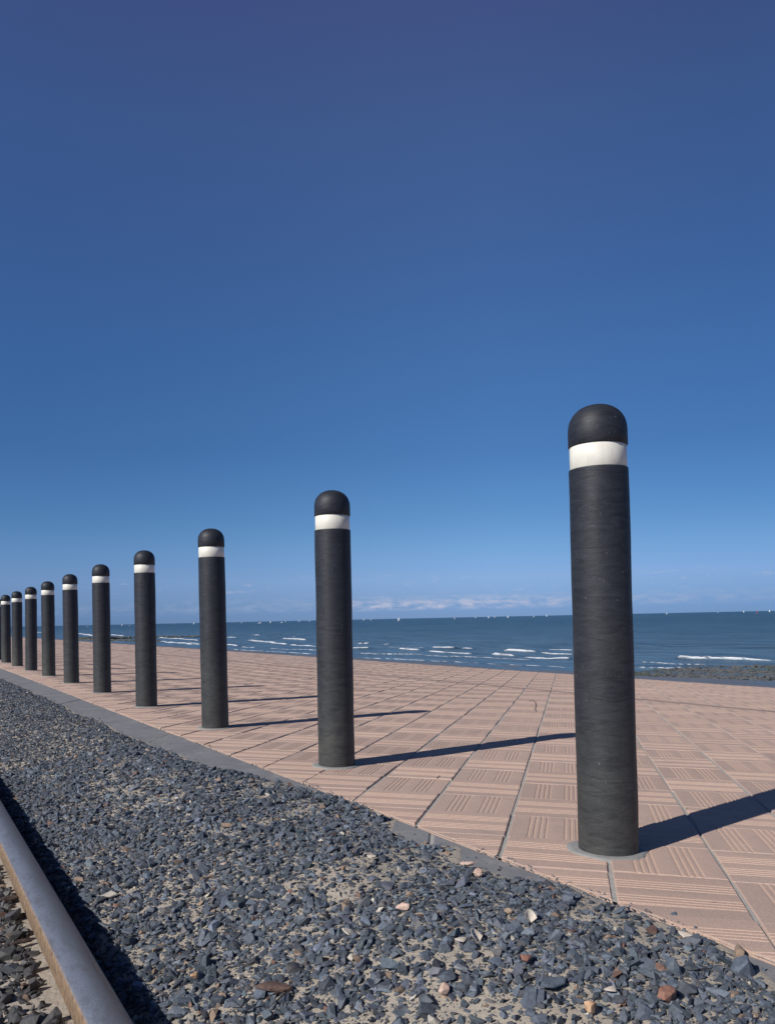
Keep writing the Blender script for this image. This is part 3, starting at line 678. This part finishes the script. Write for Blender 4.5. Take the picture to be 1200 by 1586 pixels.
breakers = [  # photo x0,y0,x1,y1, height, width
 (553,997.5,575,997,.55,1.0),(595,998.5,606,998.5,.3,.7),(616,1007,648,1008.5,.5,.9),(548,1005,570,1005.5,.4,.8),(671,1004.5,705,1005.5,.7,1.1),
 (718,1005,731,1005.5,.3,.8),(661,1010,732,1013,.3,.7),(548,1012.5,660,1015.5,.2,.55),(655,1016,830,1023.5,.16,.5),(781,1008.8,830,1010.5,.65,1.0),
 (762,1014,796,1017,.5,.8),(813,1018.5,886,1021.5,.35,.8),(834,1012,888,1015,.4,.8),(983,1028.5,1091,1030.5,.25,.6),(1050,1020.5,1091,1023,.6,.9),
 (1093,1022.5,1150,1025,.55,.9),(1150,1024.5,1200,1026.5,.45,.8),(353,988,368,988.5,.5,1.2),(391,984,402,984.5,.4,1.4),(408,983,455,981.5,.12,.7),
 (439,990,475,992,.8,1.4),(383,993,445,998.5,.55,1.0),(448,999.5,492,1002,.4,.8),(352,999.5,370,1002,.4,.8),(372,1003,395,1004,.25,.7),
 (417,1005,490,1008.5,.18,.6),(243,988,309,993,.5,1.4),(262,995,309,999,.4,1.0),(122,982,146,986,.9,2.2),(172,983.5,192,986,.6,2.0),
 (240,993,300,999,.25,.8),(560,1019.5,700,1026,.12,.45),(355,1006,490,1014,.14,.5),(1000,1033,1060,1034.5,.15,.5),(700,1026,880,1034,.10,.4),
 (40,979,86,981,.6,2),(600,1003,660,1004,.12,.6),(850,1006,886,1007,.15,.7),(440,986,470,985.5,.12,.8),(984,1034.5,1045,1036,.3,.6)]
sx1 = np.concatenate([np.arange(54, 150, .32), np.geomspace(150, 60000, 260)])
yp = np.concatenate([np.arange(20, 200, .75), np.geomspace(200, 60000, 420)]); sy1 = np.concatenate([-np.geomspace(20, 40000, 60)[::-1], [-10, 0, 10], yp])
SX, SY = np.meshgrid(sx1, sy1, indexing='ij')
wob = (vnoise(SX, SY, .03, 2, 2)-.5)*14
swell = np.sin((SX+wob)*2*math.pi/9.0)*.09 + np.sin((SX+wob*1.7)*2*math.pi/5.1+SY*.02)*.05
fade = np.clip(np.interp(SX, [55, 64, 110, 260], [.3, 1, 1, 0]), 0, 1)*np.interp(np.abs(SY), [0, 300, 700], [1, 1, 0])
fade *= .5+vnoise(SX, SY, .02, 9, 2)
SZ = SEA + swell*fade; FOAM = np.zeros_like(SX)
for x0, y0, x1, y1, h, w in breakers:
    a = on_z(x0, y0, SEA); b = on_z(x1, y1, SEA)
    if a.z != a.z: continue
    dx, dy = b.x-a.x, b.y-a.y; Ln = math.hypot(dx, dy)
    cx0, cx1 = min(a.x, b.x)-8, max(a.x, b.x)+8; cy0, cy1 = min(a.y, b.y)-8, max(a.y, b.y)+8
    I = np.where((sx1 > cx0) & (sx1 < cx1))[0]; J = np.where((sy1 > cy0) & (sy1 < cy1))[0]
    if not len(I) or not len(J): continue
    sl_ = np.ix_(I, J); px_ = SX[sl_]-a.x; py_ = SY[sl_]-a.y
    t = (px_*dx+py_*dy)/Ln/Ln; s = (-px_*dy+py_*dx)/Ln      # s: signed distance across
    sgn = 1 if dy > 0 else -1
    s = s*sgn; s = s + (vnoise(SX[sl_], SY[sl_], .25, 6, 3)-.5)*1.2     # s<0 seaward when dy>0
    endf = sstep(-.06, .10, t)*sstep(1.06, .90, t)*(.55+.8*vnoise(SY[sl_], SX[sl_]*.2, .25, x0 % 7, 2))
    ridge = np.where(s > 0, np.exp(-(s/(w*.55))**2), np.exp(-(s/(w*1.5))**2))
    SZ[sl_] += .62*h*ridge*endf
    fm = np.where(s > 0, np.exp(-(s/(w*.62))**2), np.exp(-(s/(w*.22))**2))
    FOAM[sl_] = np.maximum(FOAM[sl_], fm*np.clip(endf*1.15, 0, 1))
# thin swash lines near the shore
sw = np.exp(-((SX-58.5-(vnoise(SY, SX*0, .08, 4, 3)-.5)*3)/.35)**2)*.5*(SX < 75)*(vnoise(SY, SX*0, .05, 8, 2) > .42); FOAM = np.maximum(FOAM, sw)
tag(np_mesh('sea', np.stack([SX, SY, SZ], -1).reshape(-1, 3), grid_faces(len(sx1), len(sy1)), M_sea, smooth=True, attrs={'foam': ('FLOAT', FOAM)}), kind='structure')

# groynes: low mounds of rubble
def rubble(name, centres, rad, label, cat, npts=14):
    bm = bmesh.new()
    for (x, y, z) in centres:
        vs = []
        s = rad*random.uniform(.6, 1.4); sc = (s*random.uniform(.8, 1.5), s*random.uniform(.8, 1.5), s*random.uniform(.35, .6))
        for q in range(npts):
            d = Vector((random.gauss(0, 1), random.gauss(0, 1), random.gauss(0, 1))).normalized()
            vs.append(bm.verts.new((x+d.x*sc[0], y+d.y*sc[1], z+d.z*sc[2])))
        r = bmesh.ops.convex_hull(bm, input=vs)
        bmesh.ops.delete(bm, geom=[v for v in vs if not v.link_faces], context='VERTS')
    return tag(bm_obj(name, bm, M_rock), label, cat)
random.seed(3)
cs = []
def inside(px, py):
    top = np.interp(px, [975, 1005, 1054, 1096, 1300], [1041, 1038, 1033.5, 1030.5, 1029]); bot = np.interp(px, [975, 1300], [1045, 1055])
    return top < py < bot
for k in range(14000):
    px, py = random.uniform(960, 1290), random.uniform(1029, 1056)
    if inside(px, py):
        q = on_z(px, py, SEA+.1); cs.append((q.x, q.y, SEA-.02+random.uniform(-.06, .06)))
    if len(cs) > 3800: break
rubble('stone_groyne', cs, .24, 'flat dark field of seaweedy rocks at the water edge behind the nearest bollard', 'groyne', 10)
cs = []
A_ = on_z(312, 986.8, SEA); B_ = on_z(120, 990.5, SEA)
for k in range(900):
    t = random.random(); q = A_.lerp(B_, t); w = .8+2.6*t; cs.append((q.x+random.gauss(0, .5), q.y+random.gauss(0, w), SEA+.05+.35*t+random.uniform(-.1, .2)))
rubble('long_groyne', cs, .8, 'long low dark breakwater running out into the sea behind the left bollards', 'groyne', 9)
cs = []
A_ = on_z(245, 994, SEA); B_ = on_z(120, 991.5, SEA)
for k in range(1400):
    t = random.random(); q = A_.lerp(B_, t); cs.append((q.x+random.gauss(0, .5), q.y+random.gauss(0, 1.5*t+.3), SEA+random.uniform(-.1, .25)))
rubble('short_groyne', cs, .7, 'short green weedy groyne at the water edge beside the sixth and seventh bollards', 'groyne', 9)

# ------------------------------------------------------------------ boats
def boat(px, dist, h, kind, label, lean=0.0):
    """kind: sail / motor / buoy; placed at a distance along the photo's line of sight"""
    d = ray(px, 900); d = Vector((d.x, d.y, 0)).normalized(); loc = Vector((d.x*dist, d.y*dist, SEA))
    root = empty({'sail': 'sailboat', 'motor': 'motorboat', 'buoy': 'buoy'}[kind], loc, random.uniform(-.5, .5)+math.atan2(d.y, d.x)+math.pi/2)
    if kind == 'buoy':
        o = root
        lathe('float', [(.01, -.4), (1.6, -.4), (1.7, .3), (1.4, .9), (.01, 1.0)], M_red, o, 20)
        lathe('beacon', [(.9, .98), (.25, h*.8), (.5, h*.82), (.4, h), (.01, h)], M_red, o, 14)
        tag(o, label, 'buoy'); return
    h *= random.uniform(.62, 1.08)
    Lb = h*.62 if kind == 'sail' else h*3
    n = 12; secs = []
    for i in range(n+1):
        t = i/n*2-1; wd = Lb*.15*max(0.02, 1-abs(t)**2.4)**.8
        if t < -.6: wd = Lb*.12
        zt = Lb*.09+Lb*.03*t*t
        secs.append([(t*Lb/2, -wd, zt), (t*Lb/2, -wd*.7, -.1), (t*Lb/2, wd*.7, -.1), (t*Lb/2, wd, zt), (t*Lb/2, -wd, zt)])
    np_mesh('hull', np.array(secs).reshape(-1, 3), grid_faces(n+1, 5), M_hull, root)
    if kind == 'sail':
        lathe('mast', [(.07, .5), (.05, h)], M_hull, root, 8)
        def tri(name, a, b, c, belly):
            V = []; m = 8
            for i in range(m+1):
                t = i/m; p0 = Vector(a).lerp(Vector(b), t); p1 = Vector(c).lerp(Vector(b), t)
                for j in range(m+1):
                    s = j/m; q = p0.lerp(p1, s); V.append((q.x, q.y+belly*math.sin(s*math.pi)*(1-t*.8), q.z))
            V = np.array(V); f = grid_faces(m+1, m+1); o = np_mesh(name, V, f, M_sail, root, smooth=True)
            md = o.modifiers.new('thickness', 'SOLIDIFY'); md.thickness = .03
        tri('mainsail', (-.1, 0, h*.14), (-.1, 0, h*.98), (-Lb*.48, 0, h*.14), h*.05)
        tri('jib', (Lb*.46, 0, h*.1), (.12, 0, h*.88), (.12, 0, h*.12), h*.04)
    else:
        bm = bmesh.new(); m = bmesh.ops.create_cube(bm, size=1); bmesh.ops.scale(bm, vec=(Lb*.35, Lb*.18, h*.5), verts=m['verts']); bmesh.ops.translate(bm, vec=(-Lb*.08, 0, h*.45), verts=m['verts'])
        bmesh.ops.bevel(bm, geom=bm.edges[:], offset=h*.08, segments=2, affect='EDGES')
        bm_obj('cabin', bm, M_hull, root)
    tag(root, label, kind+'boat', 'white boats along the horizon')
random.seed(12)
for a in [
 (616, 2000, 11, 'sail', 'largest white sailboat on the horizon, just right of the second bollard', .3),
 (702.5, 2500, 9, 'sail', 'white sailboat on the horizon midway between the two nearest bollards'),
 (735, 4200, 11, 'sail', 'tiny white sail, first speck right of the midway sailboat on the horizon'),
 (755, 3200, 10, 'sail', 'tiny white sail, second speck right of the midway sailboat on the horizon'),
 (764.5, 4500, 11, 'sail', 'faint white sail, third speck right of the midway sailboat on the horizon'),
 (785, 3000, 11, 'sail', 'white sail under the brightest clouds, fourth speck right of the midway sailboat'),
 (825, 3600, 10, 'sail', 'white sail about sixty pixels left of the nearest bollard on the horizon'),
 (845, 4300, 11, 'sail', 'faint white sail, the last speck before the nearest bollard'),
 (562, 4300, 11, 'sail', 'faint white sail close against the right side of the second bollard'),
 (573, 3800, 9, 'sail', 'tiny white sail between the second bollard and the largest sailboat'),
 (1031, 3600, 11, 'sail', 'white sail on the horizon, first speck right of the nearest bollard'),
 (1110, 4100, 10, 'sail', 'tiny white sail on the horizon, second speck right of the nearest bollard'),
 (1150, 4300, 10, 'sail', 'tiny white sail just left of the red sea mark'),
 (1171, 2300, 7, 'buoy', 'small red sea mark standing on the horizon at the far right'),
 (1190, 4000, 11, 'sail', 'tiny white sail right of the red sea mark'),
 (362, 4200, 10, 'sail', 'faint white sail close against the right side of the third bollard'),
 (373, 3600, 10, 'sail', 'tiny white sail a little left of the wide white motorboat'),
 (401, 2600, 4.2, 'motor', 'wide white motorboat on the horizon between second and third bollards'),
 (417.5, 2900, 9, 'sail', 'white sail just right of the wide white motorboat'),
 (435, 2800, 4.4, 'motor', 'white motorboat midway between second and third bollards, right of a small sail'),
 (441, 3600, 10, 'sail', 'tiny white sail touching the right side of the midway motorboat'),
 (462, 3800, 10, 'sail', 'tiny white sail left of the second bollard, second speck from it'),
 (478, 4000, 11, 'sail', 'faint white sail close against the left side of the second bollard'),
 (299, 3500, 10, 'sail', 'tiny white sail close against the left side of the third bollard'),
 (268, 4000, 11, 'sail', 'faint white sail midway between the third and fourth bollards'),
 (200, 3000, 3.6, 'motor', 'small white motorboat against the left side of the fourth bollard'),
 (188, 3900, 10, 'sail', 'tiny white sail midway between the fourth and fifth bollards'),
 (135, 2700, 4.0, 'motor', 'white boat on the horizon between the fifth and sixth bollards')]:
    boat(*a)

# ------------------------------------------------------------------ render
SC.render.engine = 'CYCLES'
